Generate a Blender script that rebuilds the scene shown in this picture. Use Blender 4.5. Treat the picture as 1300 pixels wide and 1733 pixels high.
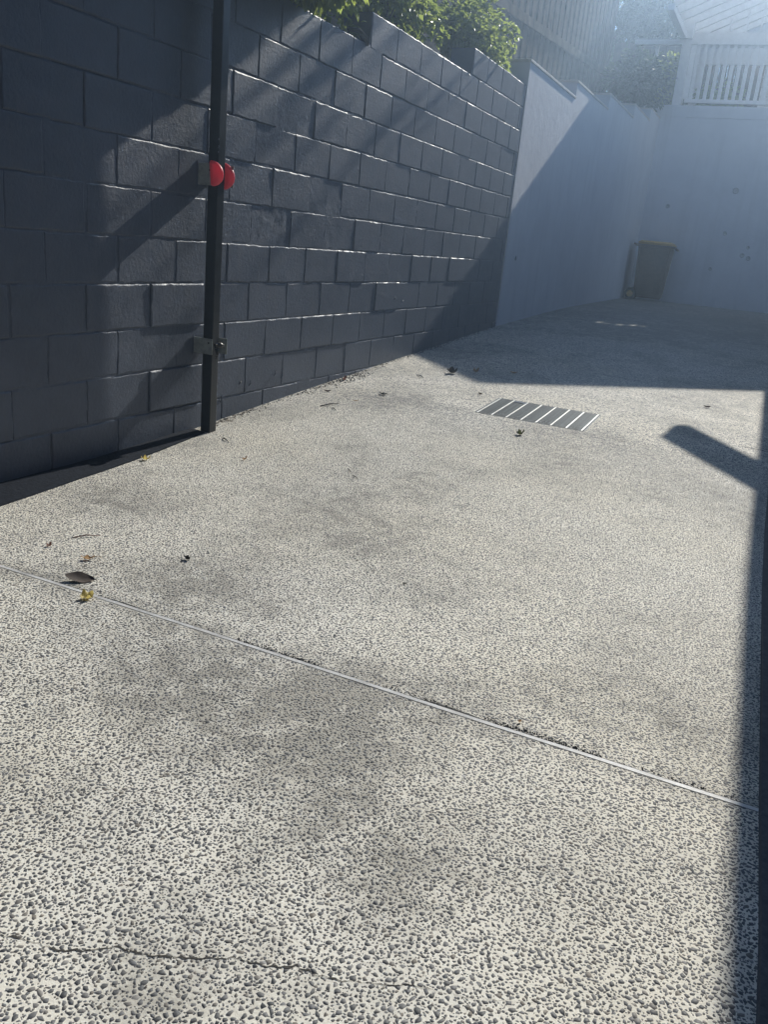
import bpy, bmesh, math, random
from mathutils import Vector, Matrix, noise
import numpy as np
random.seed(7); rng = np.random.default_rng(7)
S = bpy.context.scene
for o in list(bpy.data.objects): bpy.data.objects.remove(o)
COL = S.collection

# ---------------------------------------------------------------- camera
cd = bpy.data.cameras.new('camera'); cam = bpy.data.objects.new('camera', cd); COL.objects.link(cam)
cd.sensor_fit = 'VERTICAL'; cd.sensor_height = 24.0; cd.lens = 24.0*1440/1733
cd.clip_start = 0.02; cd.clip_end = 600
cam.matrix_world = Matrix(((0.90273173, -0.21051301, 0.37517954, 2.62),
                           (0.41962883, 0.23870191, -0.87574713, 0.0),
                           (0.09480009, 0.94800088, 0.30382112, 1.04),
                           (0, 0, 0, 1)))
S.camera = cam

# ---------------------------------------------------------------- sky, sun, exposure
SX = 0.082                                  # how far the sun stands off the wall direction
sunv = Vector((SX, 1.0, 0.60)).normalized()
elev = math.asin(sunv.z); azim = math.atan2(sunv.x, sunv.y)
W = bpy.data.worlds.new("World"); S.world = W; W.use_nodes = True
wn = W.node_tree; wn.nodes.clear()
sky = wn.nodes.new('ShaderNodeTexSky'); sky.sky_type = 'NISHITA'; sky.sun_disc = False
sky.sun_elevation = elev; sky.sun_rotation = azim
sky.air_density = 1.0; sky.dust_density = 0.1; sky.ozone_density = 5.0
bg = wn.nodes.new('ShaderNodeBackground'); bg.inputs['Strength'].default_value = 0.080
wo = wn.nodes.new('ShaderNodeOutputWorld')
wn.links.new(sky.outputs[0], bg.inputs[0]); wn.links.new(bg.outputs[0], wo.inputs[0])
sd = bpy.data.lights.new('sun', 'SUN'); sd.energy = 5.0; sd.angle = math.radians(0.5); sd.color = (1.0, 0.955, 0.86)
sun = bpy.data.objects.new('sun', sd); COL.objects.link(sun)
sun.rotation_euler = sunv.to_track_quat('Z', 'Y').to_euler(); sun.location = (2, 8, 12)
S.view_settings.view_transform = 'Standard'; S.view_settings.look = 'None'
S.view_settings.exposure = 0.48; S.view_settings.gamma = 1.0; S.view_settings.use_curve_mapping = False
S.render.engine = 'CYCLES'
S.cycles.volume_bounces = 0; S.cycles.max_bounces = 8

# ---------------------------------------------------------------- helpers
def link(name, me, mat=None, parent=None, loc=None):
    o = bpy.data.objects.new(name, me); COL.objects.link(o)
    if mat is not None and me is not None:
        me.materials.append(mat)
    if parent is not None: o.parent = parent
    if loc is not None: o.location = loc
    return o
def tag(o, label=None, cat=None, group=None, kind=None):
    if label: o['label'] = label
    if cat: o['category'] = cat
    if group: o['group'] = group
    if kind: o['kind'] = kind
    return o
def empty(name, loc=(0, 0, 0), rot=(0, 0, 0)):
    o = bpy.data.objects.new(name, None); COL.objects.link(o); o.location = loc; o.rotation_euler = rot
    o.empty_display_size = .1
    return o
def mesh(name, v, f, smooth=False):
    me = bpy.data.meshes.new(name); me.from_pydata([tuple(p) for p in v], [], f); me.update()
    if smooth:
        me.polygons.foreach_set('use_smooth', [True]*len(me.polygons))
    return me
class MB:
    def __init__(s): s.v = []; s.f = []
    def add(s, v, f):
        n = len(s.v); s.v += [tuple(p) for p in v]; s.f += [tuple(i+n for i in q) for q in f]
    def box(s, x0, x1, y0, y1, z0, z1, b=0.0, M=None):
        if b <= 0:
            v = [(x, y, z) for x in (x0, x1) for y in (y0, y1) for z in (z0, z1)]
            f = [(0, 1, 3, 2), (4, 6, 7, 5), (0, 4, 5, 1), (2, 3, 7, 6), (0, 2, 6, 4), (1, 5, 7, 3)]
        else:
            bm = bmesh.new()
            bmesh.ops.create_cube(bm, size=1)
            for q in bm.verts:
                q.co = Vector(((x0+x1)/2+q.co.x*(x1-x0), (y0+y1)/2+q.co.y*(y1-y0), (z0+z1)/2+q.co.z*(z1-z0)))
            bmesh.ops.bevel(bm, geom=list(bm.edges), offset=b, segments=2, affect='EDGES', profile=.6)
            bm.verts.index_update(); v = [tuple(q.co) for q in bm.verts]; f = [tuple(x.index for x in p.verts) for p in bm.faces]; bm.free()
        if M is not None: v = [tuple(M @ Vector(p)) for p in v]
        s.add(v, f)
    def tube(s, pts, r, n=8, cap=True):
        pts = [Vector(p) for p in pts]; rs = r if isinstance(r, (list, tuple)) else [r]*len(pts)
        v = []; f = []
        for i, p in enumerate(pts):
            d = (pts[min(i+1, len(pts)-1)]-pts[max(i-1, 0)]).normalized()
            a = d.cross(Vector((0, 0, 1)) if abs(d.z) < .9 else Vector((1, 0, 0))).normalized(); b = d.cross(a)
            for k in range(n):
                t = 2*math.pi*k/n; v.append(p+rs[i]*(a*math.cos(t)+b*math.sin(t)))
        for i in range(len(pts)-1):
            for k in range(n):
                f.append((i*n+k, i*n+(k+1) % n, (i+1)*n+(k+1) % n, (i+1)*n+k))
        if cap: f.append(tuple(range(n))[::-1]); f.append(tuple(range((len(pts)-1)*n, len(pts)*n)))
        s.add(v, f)
    def lathe(s, prof, n=24, M=None):          # prof: (r, h) along local Z
        v = []; f = []
        for r, h in prof:
            for k in range(n):
                t = 2*math.pi*k/n; v.append(Vector((r*math.cos(t), r*math.sin(t), h)))
        for i in range(len(prof)-1):
            for k in range(n):
                f.append((i*n+k, i*n+(k+1) % n, (i+1)*n+(k+1) % n, (i+1)*n+k))
        f.append(tuple(range(n))[::-1]); f.append(tuple(range((len(prof)-1)*n, len(prof)*n)))
        if M is not None: v = [M @ p for p in v]
        s.add(v, f)
    def build(s, name, mat, parent=None, smooth=False, loc=None):
        me = mesh(name, s.v, s.f, smooth)
        return link(name, me, mat, parent, loc)

# ---------------------------------------------------------------- materials
class NT:
    def __init__(s, name):
        s.m = bpy.data.materials.new(name); s.m.use_nodes = True; s.t = s.m.node_tree
        s.p = s.t.nodes['Principled BSDF']; s.o = s.t.nodes['Material Output']
    def n(s, ty, **kw):
        q = s.t.nodes.new(ty)
        for k, v in kw.items():
            if k.startswith('i_'):
                key = k[2:]; key = int(key) if key.isdigit() else key.replace('_', ' ')
                if isinstance(v, bpy.types.NodeSocket): s.t.links.new(v, q.inputs[key])
                else: q.inputs[key].default_value = v
            else: setattr(q, k, v)
        return q
    def L(s, a, b): s.t.links.new(a, b)
    def pos(s): return s.n('ShaderNodeTexCoord').outputs['Object']
    def noise(s, vec, scale, detail=3, rough=.5, dist=0):
        q = s.n('ShaderNodeTexNoise', i_Scale=scale, i_Detail=detail, i_Roughness=rough, i_Distortion=dist); s.L(vec, q.inputs['Vector']); return q.outputs['Fac']
    def mapr(s, x, a, b, c=0., d=1., smooth=False):
        q = s.n('ShaderNodeMapRange', i_1=a, i_2=b, i_3=c, i_4=d)
        if smooth: q.interpolation_type = 'SMOOTHSTEP'
        s.L(x, q.inputs[0]); return q.outputs[0]
    def mix(s, fac, a, b, mode='MIX'):
        q = s.n('ShaderNodeMix'); q.data_type = 'RGBA'; q.blend_type = mode
        for i, x in ((0, fac), (6, a), (7, b)):
            if isinstance(x, bpy.types.NodeSocket): s.L(x, q.inputs[i])
            else: q.inputs[i].default_value = x if i == 0 else (x if len(x) == 4 else (*x, 1))
        return q.outputs[2]
    def math(s, op, a, b=0., c=None):
        q = s.n('ShaderNodeMath'); q.operation = op
        for i, x in enumerate((a, b) if c is None else (a, b, c)):
            if isinstance(x, bpy.types.NodeSocket): s.L(x, q.inputs[i])
            else: q.inputs[i].default_value = x
        return q.outputs[0]
    def bump(s, h, dist, strength=1.0, normal=None):
        q = s.n('ShaderNodeBump', i_Strength=strength, i_Distance=dist); s.L(h, q.inputs['Height'])
        if normal is not None: s.L(normal, q.inputs['Normal'])
        return q.outputs[0]
def simple(name, col, rough=.5, metal=0., var=.15, scale=30., bump=0., bscale=200., spec=.5, wpos=False):
    t = NT(name); p = t.n('ShaderNodeNewGeometry').outputs['Position'] if wpos else t.pos()
    nz = t.noise(p, scale, 4, .6)
    c0 = tuple(c*(1-var) for c in col); c1 = tuple(min(1, c*(1+var)) for c in col)
    t.L(t.mix(t.mapr(nz, .3, .7), c0, c1), t.p.inputs['Base Color'])
    t.p.inputs['Roughness'].default_value = rough; t.p.inputs['Metallic'].default_value = metal
    t.p.inputs['Specular IOR Level'].default_value = spec
    if bump > 0:
        t.L(t.bump(t.noise(p, bscale, 3, .6), bump), t.p.inputs['Normal'])
    return t.m

def mat_wall_paint():
    t = NT('charcoal_masonry_paint'); p = t.n('ShaderNodeNewGeometry').outputs['Position']
    big = t.noise(p, 2.2, 4, .6, .4); mid = t.noise(p, 14, 4, .6)
    c = t.mix(t.mapr(big, .35, .7), (.058, .078, .118), (.090, .114, .162))
    c = t.mix(t.math('MULTIPLY', t.mapr(mid, .45, .8), .5), c, (.118, .132, .168))
    mp = t.n('ShaderNodeMapping'); mp.inputs['Scale'].default_value = (1, 22, 1.3); t.L(p, mp.inputs[0])
    st = t.noise(mp.outputs[0], 1.6, 4, .6)                      # thin vertical wash streaks
    c = t.mix(t.math('MULTIPLY', t.mapr(st, .56, .78), .35), c, (.12, .125, .135))
    t.L(c, t.p.inputs['Base Color'])
    ri = t.n('ShaderNodeObjectInfo')
    t.L(t.mapr(mid, .3, .7, .40, .58), t.p.inputs['Roughness'])
    t.p.inputs['Specular IOR Level'].default_value = .6
    h = t.math('ADD', t.math('MULTIPLY', t.noise(p, 55, 5, .65), 1.0), t.math('MULTIPLY', t.noise(p, 260, 3, .6), .35))
    t.L(t.bump(h, .0030), t.p.inputs['Normal'])
    return t.m
def mat_render(name, base, dark):
    t = NT(name); p = t.n('ShaderNodeNewGeometry').outputs['Position']
    big = t.noise(p, 1.1, 5, .6, .5); mid = t.noise(p, 7, 4, .65)
    c = t.mix(t.mapr(big, .35, .7), dark, base)
    c = t.mix(t.math('MULTIPLY', t.mapr(mid, .55, .8), .35), c, tuple(x*.8 for x in base))
    mp = t.n('ShaderNodeMapping'); mp.inputs['Scale'].default_value = (7, 7, .5); t.L(p, mp.inputs[0])
    st = t.noise(mp.outputs[0], 1.2, 4, .6)
    c = t.mix(t.math('MULTIPLY', t.mapr(st, .5, .75), .3), c, tuple(x*.72 for x in base))
    t.L(c, t.p.inputs['Base Color']); t.p.inputs['Roughness'].default_value = .75
    h = t.math('ADD', t.noise(p, 9, 4, .6), t.math('MULTIPLY', t.noise(p, 120, 3, .6), .25))
    t.L(t.bump(h, .004), t.p.inputs['Normal'])
    return t.m

STONE_FAR = 4.9      # beyond this distance the loose geometry hands over to the material
def stain_shade_nodes(t, p):
    """worn dirty patches of the slab and painted far-end shade, 0..1, in place coordinates"""
    n1 = t.noise(p, 1.15, 5, .62, .35); n2 = t.noise(p, 4.2, 4, .6)
    s = t.math('ADD', t.mapr(n1, .47, .70), t.math('MULTIPLY', t.mapr(n2, .45, .75), .38))
    sep = t.n('ShaderNodeSeparateXYZ'); t.L(p, sep.inputs[0])
    for (x, y, r, a) in ((1.85, 1.58, .50, .8), (1.42, 1.50, .34, .65), (1.15, 1.62, .3, .35), (.45, 4.75, .55, .45), (.55, 2.5, .40, .55), (1.15, 2.0, .35, .4), (.12, 5.4, .3, .4), (2.55, 2.6, .4, .3), (1.5, 1.0, .3, .35), (2.45, 1.35, .35, .3), (.95, 3.3, .5, .35), (2.0, 2.9, .3, .25)):
        dx = t.math('SUBTRACT', sep.outputs[0], x); dy = t.math('SUBTRACT', sep.outputs[1], y)
        d = t.math('SQRT', t.math('ADD', t.math('MULTIPLY', dx, dx), t.math('MULTIPLY', t.math('MULTIPLY', dy, dy), 1.6)))
        d = t.math('ADD', d, t.math('MULTIPLY', t.math('SUBTRACT', n2, .5), .5))
        s = t.math('ADD', s, t.math('MULTIPLY', t.mapr(d, r, 0., 0., 1., True), a))
    s = t.math('ADD', s, t.mapr(sep.outputs[1], 7.0, 11.0, 0., .85, True))     # far end darkened, shade painted into the slab colour
    # dirt gathered along the first joint
    jd = t.math('ABSOLUTE', t.math('SUBTRACT', sep.outputs[1], 1.74))
    s = t.math('ADD', s, t.math('MULTIPLY', t.mapr(jd, .10, 0., 0., 1., True), t.mapr(n2, .4, .6, .1, .5)))
    n3 = t.noise(p, 13, 5, .7)
    s = t.math('MULTIPLY', s, t.mapr(n3, .36, .60, .35, 1.25))
    return t.math('MINIMUM', s, 1.0), sep
def mat_ground():
    t = NT('exposed_aggregate_concrete'); p = t.pos(); s, sep = stain_shade_nodes(t, p)
    fine = t.noise(p, 160, 4, .7); warm = t.noise(p, .8, 3, .5)
    cem = t.mix(t.mapr(warm, .35, .65), (.77, .74, .66), (.77, .72, .60))
    cem = t.mix(t.math('MULTIPLY', t.mapr(fine, .35, .75), .35), cem, (.52, .50, .46))
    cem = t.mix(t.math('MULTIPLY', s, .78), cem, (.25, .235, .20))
    # stones in the far part of the slab: angular cells of uneven size
    w = t.n('ShaderNodeTexNoise', i_Scale=90., i_Detail=1.); t.L(p, w.inputs['Vector'])
    off = t.n('ShaderNodeVectorMath'); off.operation = 'SCALE'; t.L(w.outputs['Color'], off.inputs[0]); off.inputs['Scale'].default_value = .007
    q = t.n('ShaderNodeVectorMath'); q.operation = 'ADD'; t.L(p, q.inputs[0]); t.L(off.outputs[0], q.inputs[1])
    def cells(scale, lo, hi):
        e = t.n('ShaderNodeTexVoronoi', i_Scale=scale); e.voronoi_dimensions = '2D'; e.feature = 'F1'; t.L(q.outputs[0], e.inputs['Vector'])
        sp = t.n('ShaderNodeSeparateColor'); t.L(e.outputs['Color'], sp.inputs[0])
        thr = t.mapr(sp.outputs[0], 0, 1, lo, hi)
        return t.mapr(t.math('SUBTRACT', thr, e.outputs['Distance']), 0, .10), sp.outputs[1]
    a, ca = cells(88., .12, .62); b, cb = cells(150., -.1, .45)
    m = t.math('MAXIMUM', a, b)
    far = t.mapr(sep.outputs[1], STONE_FAR-1.0, STONE_FAR-.1)
    m = t.math('MULTIPLY', m, far)
    sc = t.mix(ca, (.085, .088, .094), (.19, .19, .195))
    c = t.mix(m, cem, sc)
    t.L(c, t.p.inputs['Base Color']); t.p.inputs['Roughness'].default_value = .78; t.p.inputs['Specular IOR Level'].default_value = .3
    h = t.math('ADD', t.math('MULTIPLY', m, .9), t.math('MULTIPLY', fine, .9))
    t.L(t.bump(h, .0012), t.p.inputs['Normal'])
    return t.m
def mat_stone():
    t = NT('basalt_chip'); p = t.pos(); s, sep = stain_shade_nodes(t, p)
    at = t.n('ShaderNodeAttribute'); at.attribute_name = 'tone'
    r = t.n('ShaderNodeValToRGB'); t.L(at.outputs['Fac'], r.inputs[0])
    r.color_ramp.elements[0].color = (.075, .077, .080, 1); r.color_ramp.elements[1].color = (.27, .265, .26, 1)
    e = r.color_ramp.elements.new(.72); e.color = (.15, .15, .153, 1)
    e = r.color_ramp.elements.new(.93); e.color = (.17, .15, .125, 1)
    c = t.mix(t.math('MULTIPLY', s, .4), r.outputs[0], (.07, .07, .07))
    c = t.mix(t.math('MULTIPLY', t.mapr(t.noise(p, 300, 3, .6), .4, .7), .3), c, (.24, .24, .23))
    t.L(c, t.p.inputs['Base Color']); t.p.inputs['Roughness'].default_value = .6
    t.p.inputs['Specular IOR Level'].default_value = .2
    return t.m
def mat_leaf(name, c0, c1, trans=.45):
    t = NT(name); g = t.n('ShaderNodeNewGeometry'); r = g.outputs['Random Per Island']
    c = t.mix(r, c0, c1)
    t.L(c, t.p.inputs['Base Color']); t.p.inputs['Roughness'].default_value = .28
    tr = t.n('ShaderNodeBsdfTranslucent'); t.L(t.mix(.5, c, tuple(min(1, x*2.6) for x in c1)), tr.inputs[0])
    ms = t.n('ShaderNodeMixShader'); ms.inputs[0].default_value = trans
    t.L(t.p.outputs[0], ms.inputs[1]); t.L(tr.outputs[0], ms.inputs[2]); t.L(ms.outputs[0], t.o.inputs[0])
    return t.m
M_wall = mat_wall_paint()
M_mortar = M_wall
M_light = mat_render('pale_grey_render', (.84, .85, .87), (.75, .76, .79))
M_cap = simple('cap_paint', (.80, .76, .70), .7, var=.12, scale=20, bump=.001, wpos=True)
M_far = mat_render('pale_blue_grey_render', (.84, .86, .90), (.76, .78, .83))
M_ground = mat_ground(); M_stone = mat_stone()
M_post = simple('black_gloss_paint', (.012, .014, .016), .32, var=.3, scale=25, bump=.0006, bscale=40)
M_zinc = simple('dull_painted_steel', (.26, .29, .29), .55, .2, var=.25, scale=40, bump=.0005)
M_dirty = simple('greasy_dark_steel', (.03, .028, .024), .35, .6, var=.5, scale=80, bump=.001)
M_bright = simple('worn_bare_steel', (.55, .55, .55), .25, 1., var=.2, scale=90)
M_red = simple('red_plastic', (.80, .06, .10), .5, var=.12, scale=60, bump=.0003)
_r = NT('coral_red_plastic'); _r.p.inputs['Base Color'].default_value = (.85, .10, .15, 1); _r.p.inputs['Roughness'].default_value = .45
_t = _r.n('ShaderNodeBsdfTranslucent'); _t.inputs[0].default_value = (.95, .12, .18, 1); _m = _r.n('ShaderNodeMixShader'); _m.inputs[0].default_value = .4
_r.L(_r.p.outputs[0], _m.inputs[1]); _r.L(_t.outputs[0], _m.inputs[2]); _r.L(_m.outputs[0], _r.o.inputs[0]); M_red = _r.m
M_strip = simple('pale_grey_joint_strip', (.60, .59, .57), .55, var=.35, scale=9, bump=.0006)
M_groove = simple('joint_dirt', (.03, .03, .028), .95, var=.3, scale=90)
M_galv = simple('galvanised_steel', (.36, .37, .36), .5, .6, var=.4, scale=50)
M_galvd = simple('weathered_galvanised_rod', (.13, .145, .15), .5, .5, var=.3, scale=60)
M_pit = simple('pit_concrete', (.05, .05, .045), .9)
M_white = simple('white_gloss_paint', (.88, .88, .88), .4, var=.05, scale=12)
M_timber = simple('weathered_fence_timber', (.085, .065, .048), .9, spec=.05, var=.55, scale=5, bump=.002, bscale=60, wpos=True)
M_soil = simple('garden_soil', (.05, .04, .03), .95, var=.4, scale=8, bump=.02, bscale=20)
M_binb = simple('dark_brown_green_plastic', (.17, .11, .065), .45, var=.15)
M_binl = simple('yellow_plastic', (.70, .42, .08), .45, var=.12)
M_weep = simple('damp_render', (.42, .44, .47), .8)
M_rub = simple('black_rubber', (.015, .015, .015), .7)
M_bark = simple('bark', (.10, .08, .06), .9, var=.3, bump=.003, bscale=60)
M_leafA = mat_leaf('glossy_green_leaf', (.035, .07, .018), (.22, .26, .055), .58)
M_leafB = mat_leaf('dark_tree_leaf', (.02, .04, .015), (.05, .08, .02), .3)
M_brick = simple('unseen_neighbour_paint', (.05, .055, .07), .8, var=.2, scale=6)
M_deck = simple('deck_timber', (.2, .17, .14), .7, var=.2)

# ---------------------------------------------------------------- ground shape
KY = [-6, 2.6, 3.3, 4.2, 5.3, 6.64, 8.5, 11.26, 15.5, 22]
KZ = [-.02, -.015, .005, .066, .13, .204, .311, .41, .46, .46]
def sm(t): t = max(0., min(1., t)); return t*t*(3-2*t)
YR = sorted(set([-6, -3, -1, 0, .5, 4.86, 5.35] + [round(1+.15*i, 3) for i in range(0, 103)]))
ZR = [sum(float(np.interp(y+d, KY, KZ)) for d in (-.5, -.3, -.15, 0, .15, .3, .5))/7 for y in YR]
def zg(x, y):
    z = float(np.interp(y, YR, ZR))
    return z
GX0, GX1, GY0, GY1 = 1.06, 1.728, 4.86, 5.35          # drain opening
xs = sorted(set([-.02, 0, .05, .1, .15, .2, .25, .3, GX0, GX1] + [round(.3+.095*i, 3) for i in range(1, 8)] + [1.4, 2.1, 2.5, 2.8, 3.1, 3.6, 5.0, 8.0]))
ys = list(YR)
xs = [x for x in xs if x <= 8]; ys = [y for y in ys if y <= 16.4]
v = [(x, y, zg(x, y)) for y in ys for x in xs]; nx = len(xs); f = []
for j in range(len(ys)-1):
    for i in range(nx-1):
        if xs[i] >= GX0-1e-6 and xs[i+1] <= GX1+1e-6 and ys[j] >= GY0-1e-6 and ys[j+1] <= GY1+1e-6: continue
        f.append((j*nx+i, j*nx+i+1, (j+1)*nx+i+1, (j+1)*nx+i))
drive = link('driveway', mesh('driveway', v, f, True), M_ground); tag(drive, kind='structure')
mb = MB(); z0 = zg(1.4, GY0); z1 = zg(1.4, GY1)
mb.add([(GX0, GY0, z0), (GX1, GY0, z0), (GX1, GY1, z1), (GX0, GY1, z1), (GX0, GY0, z0-.3), (GX1, GY0, z0-.3), (GX1, GY1, z0-.3), (GX0, GY1, z0-.3)],
       [(0, 1, 5, 4), (1, 2, 6, 5), (2, 3, 7, 6), (3, 0, 4, 7), (4, 5, 6, 7)])
tag(mb.build('drain_pit', M_pit), kind='structure')
# surrounding earth out to the horizon
mb = MB(); mb.add([(-300, -300, -.6), (300, -300, -.6), (300, 300, -.6), (-300, 300, -.6)], [(0, 1, 2, 3)])
tag(mb.build('ground', M_soil), kind='structure')
# raised garden bed behind the block wall and terrace behind the far wall
v = []; f = []; bx = [-14, -6, -2.2, -1.5, -.9, -.5, -.2]; by = [-2+.5*i for i in range(0, 49)]
for y in by:
    for x in bx:
        base = float(np.interp(y, [4, 5.2, 7, 8.6, 12, 16, 22], [2.0, 2.1, 2.3, 2.5, 2.9, 3.3, 3.6]))
        v.append((x, y, base-.0 + (-x-.2)*.28 + .05*noise.noise(Vector((x*2, y*2, 0))) if x < -.2 else base-.06))
for j in range(len(by)-1):
    for i in range(len(bx)-1): f.append((j*7+i, j*7+i+1, (j+1)*7+i+1, (j+1)*7+i))
tag(link('garden_bed', mesh('garden_bed', v, f, True), M_soil), kind='structure')
mb = MB(); mb.box(-.2, 9, 16.62, 26, 3.2, 3.62)
tag(mb.build('terrace', M_soil), kind='structure')

# ---------------------------------------------------------------- stones of the exposed aggregate
crack = [(1.60, .70), (1.68, .722), (1.744, .733), (1.80, .748), (1.835, .752), (1.871, .771), (1.905, .800), (1.959, .813), (2.01, .838), (2.075, .876), (2.12, .885), (2.161, .907), (2.21, .912), (2.268, .933), (2.33, .965), (2.42, .99), (2.5, 1.03)]
def crack_y(x): return np.interp(x, [c[0] for c in crack], [c[1] for c in crack])
def visible(x, y):
    xl = np.interp(y, [.6, .75, .95, 1.25, 1.79, 2.13, 2.6], [1.9, 1.68, 1.33, .95, .5, .1, 0.])
    return (x > xl) & (x < 2.95)
def scatter():
    cell = .0125; grid = {}; out = []
    def tryset(n, r0, r1, k):
        X = rng.uniform(.0, 2.95, n); Y = .62 + (STONE_FAR+.15-.62)*rng.uniform(0, 1, n)
        Y = np.where(rng.uniform(0, 1, n) < .0, Y, Y)
        Rr = rng.uniform(r0, r1, n); ok = visible(X, Y)
        fade = np.clip((Y-(STONE_FAR-1.0))/1.1, 0, 1); ok &= rng.uniform(0, 1, n) > fade
        ok &= np.abs(Y-1.738) > .0055+Rr*.5
        ok &= ~((np.abs(Y-crack_y(X)) < .001+Rr*.35) & (X > 1.6) & (X < 2.5))
        for x, y, r in zip(X[ok].tolist(), Y[ok].tolist(), Rr[ok].tolist()):
            i = int(x/cell); j = int(y/cell); bad = False
            for a in (i-1, i, i+1):
                for b in (j-1, j, j+1):
                    for (px, py, pr) in grid.get((a, b), ()):
                        if (px-x)**2+(py-y)**2 < (k*(pr+r))**2: bad = True; break
                    if bad: break
                if bad: break
            if not bad:
                grid.setdefault((i, j), []).append((x, y, r)); out.append((x, y, r))
    tryset(110000, .0038, .0060, .83)
    tryset(520000, .0023, .0038, .82)
    tryset(420000, .0012, .0023, .84)
    return np.array(out)
P = scatter(); N = len(P); K = 6
ang = (np.arange(K)[None, :]+rng.uniform(-.46, .46, (N, K)))*2*math.pi/K
rad = 1.13*P[:, 2:3]*rng.uniform(.74, 1.24, (N, K))
el = rng.uniform(1.0, 1.6, (N, 1)); th = rng.uniform(0, math.pi, (N, 1))
lx = rad*np.cos(ang)*np.sqrt(el)*1.0; ly = rad*np.sin(ang)/np.sqrt(el)
ox = lx*np.cos(th)-ly*np.sin(th); oy = lx*np.sin(th)+ly*np.cos(th)
zb = np.array([zg(a, b) for a, b in P[:, :2]])[:, None]
hh = P[:, 2:3]*rng.uniform(.01, .05, (N, 1))
tx = rng.normal(0, .04, (N, 1)); ty = rng.normal(0, .04, (N, 1))
top = np.stack([P[:, 0:1]+ox*.88, P[:, 1:2]+oy*.88, zb+hh+ox*.8*tx+oy*.8*ty], -1)
bot = np.stack([P[:, 0:1]+ox, P[:, 1:2]+oy, np.broadcast_to(zb-.0008, ox.shape)], -1)
V = np.concatenate([top, bot], 1).reshape(-1, 3)
base = np.arange(N)[:, None]*(2*K); k = np.arange(K)
quads = np.stack([base+k+K, base+(k+1) % K+K, base+(k+1) % K, base+k], -1).reshape(-1, 4)
tops = base+k
me = bpy.data.meshes.new('aggregate_stones')
nl = quads.size+tops.size; npoly = len(quads)+N
me.vertices.add(len(V)); me.vertices.foreach_set('co', V.astype('f').ravel())
me.loops.add(nl); me.loops.foreach_set('vertex_index', np.concatenate([quads.ravel(), tops.ravel()]).astype('i'))
me.polygons.add(npoly)
st = np.concatenate([np.arange(len(quads))*4, len(quads)*4+np.arange(N)*K]).astype('i')
me.polygons.foreach_set('loop_start', st)
me.update(calc_edges=True); me.validate()
at = me.attributes.new('tone', 'FLOAT', 'POINT'); at.data.foreach_set('value', np.repeat(rng.uniform(0, 1, N), 2*K).astype('f'))
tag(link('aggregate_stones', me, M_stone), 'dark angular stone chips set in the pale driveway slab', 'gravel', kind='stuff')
print('stones', N)

# ---------------------------------------------------------------- joints, crack, dirt
root = empty('expansion_joint', (0, 1.738, 0)); tag(root, 'long pale grey joint strip raised across the near driveway', 'joint strip')
mb = MB(); n = 60; v = []; f = []
for i in range(n+1):
    x = .02+i*(2.80-.02)/n; y = .0025*noise.noise(Vector((x*2.5, 3, 0)))+.004*math.sin(x*1.7); z = zg(x, 1.738); w = .0060+.0006*noise.noise(Vector((x*9, 2, 0)))
    v += [(x, y-w, z-.004), (x, y-w*.9, z+.0008), (x, y+w*.8, z+.0022), (x, y+w, z-.004)]
    if i: 
        b = (i-1)*4
        f += [(b+k, b+k+1, b+k+5, b+k+4) for k in range(3)]
mb.add(v, f); mb.build('strip', M_strip, root)
mb = MB(); v = []; f = []; n = 300
for i in range(n+1):
    x = .02+i*2.78/n; y = .004*math.sin(x*1.7)+.0025*noise.noise(Vector((x*2.5, 3, 0))); z = zg(x, 1.738)+.0006
    w = .0045+.011*max(0, noise.noise(Vector((x*5, 9, 0))))+.003*abs(noise.noise(Vector((x*60, 1, 0))))
    w2 = .0028+.007*max(0, noise.noise(Vector((x*4, 29, 0)))-.25)+.002*abs(noise.noise(Vector((x*70, 7, 0))))
    v += [(x, y-.004-w2, z), (x, y+.004+w, z)]
    if i: b = 2*i-2; f.append((b, b+2, b+3, b+1))
mb.add(v, f); mb.build('packed_dirt', M_groove, root)
def ribbon(name, pts, wfun, mat, step=.0035):
    v = []; f = []; P2 = []
    for (a, b) in zip(pts[:-1], pts[1:]):
        L = math.dist(a, b); m = max(1, int(L/step))
        for i in range(m): P2.append((a[0]+(b[0]-a[0])*i/m, a[1]+(b[1]-a[1])*i/m))
    P2.append(pts[-1])
    for i, (x, y) in enumerate(P2):
        y += .0045*noise.noise(Vector((x*70, y*70, 2)))+.004*noise.noise(Vector((x*190, y*90, 7))); x += .002*noise.noise(Vector((x*150, y*90, 17))); w = wfun(i/len(P2), x)
        z = zg(x, y)+.0008; v += [(x, y-w, z), (x, y+w, z)]
        if i: b = 2*i-2; f.append((b, b+2, b+3, b+1))
    return link(name, mesh(name, v, f), mat)
o = ribbon('crack', crack, lambda t, x: max(.0005, .0011+.0028*(noise.noise(Vector((x*17, 0, 5)))+.05)+.0025*noise.noise(Vector((x*75, 0, 5))))*(1-.85*sm((x-2.1)/.35)), simple('crack_dirt', (.05, .046, .04), .95, var=.5, scale=70))
tag(o, kind='structure')
o = ribbon('saw_cut', [(.0, 4.93), (.5, 4.88), (1.055, 4.84)], lambda t, x: .0016+.0012*noise.noise(Vector((x*12, 0, 0))), M_groove); tag(o, kind='structure')
o = ribbon('saw_cut', [(1.735, 4.84), (2.276, 4.757), (2.72, 4.70)], lambda t, x: .0012+.0022*max(0, noise.noise(Vector((x*7, 3, 0)))+.2), M_groove); tag(o, kind='structure')
o = ribbon('saw_cut', [(2.561, 5.157), (2.66, 5.142), (2.75, 5.13)], lambda t, x: .006, M_groove); tag(o, kind='structure')
o = ribbon('saw_cut', [(1.406, 6.735), (1.62, 6.70), (1.865, 6.664)], lambda t, x: .006*math.sin(math.pi*min(1, max(0, t)))+.001, M_groove); tag(o, kind='structure')
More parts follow.
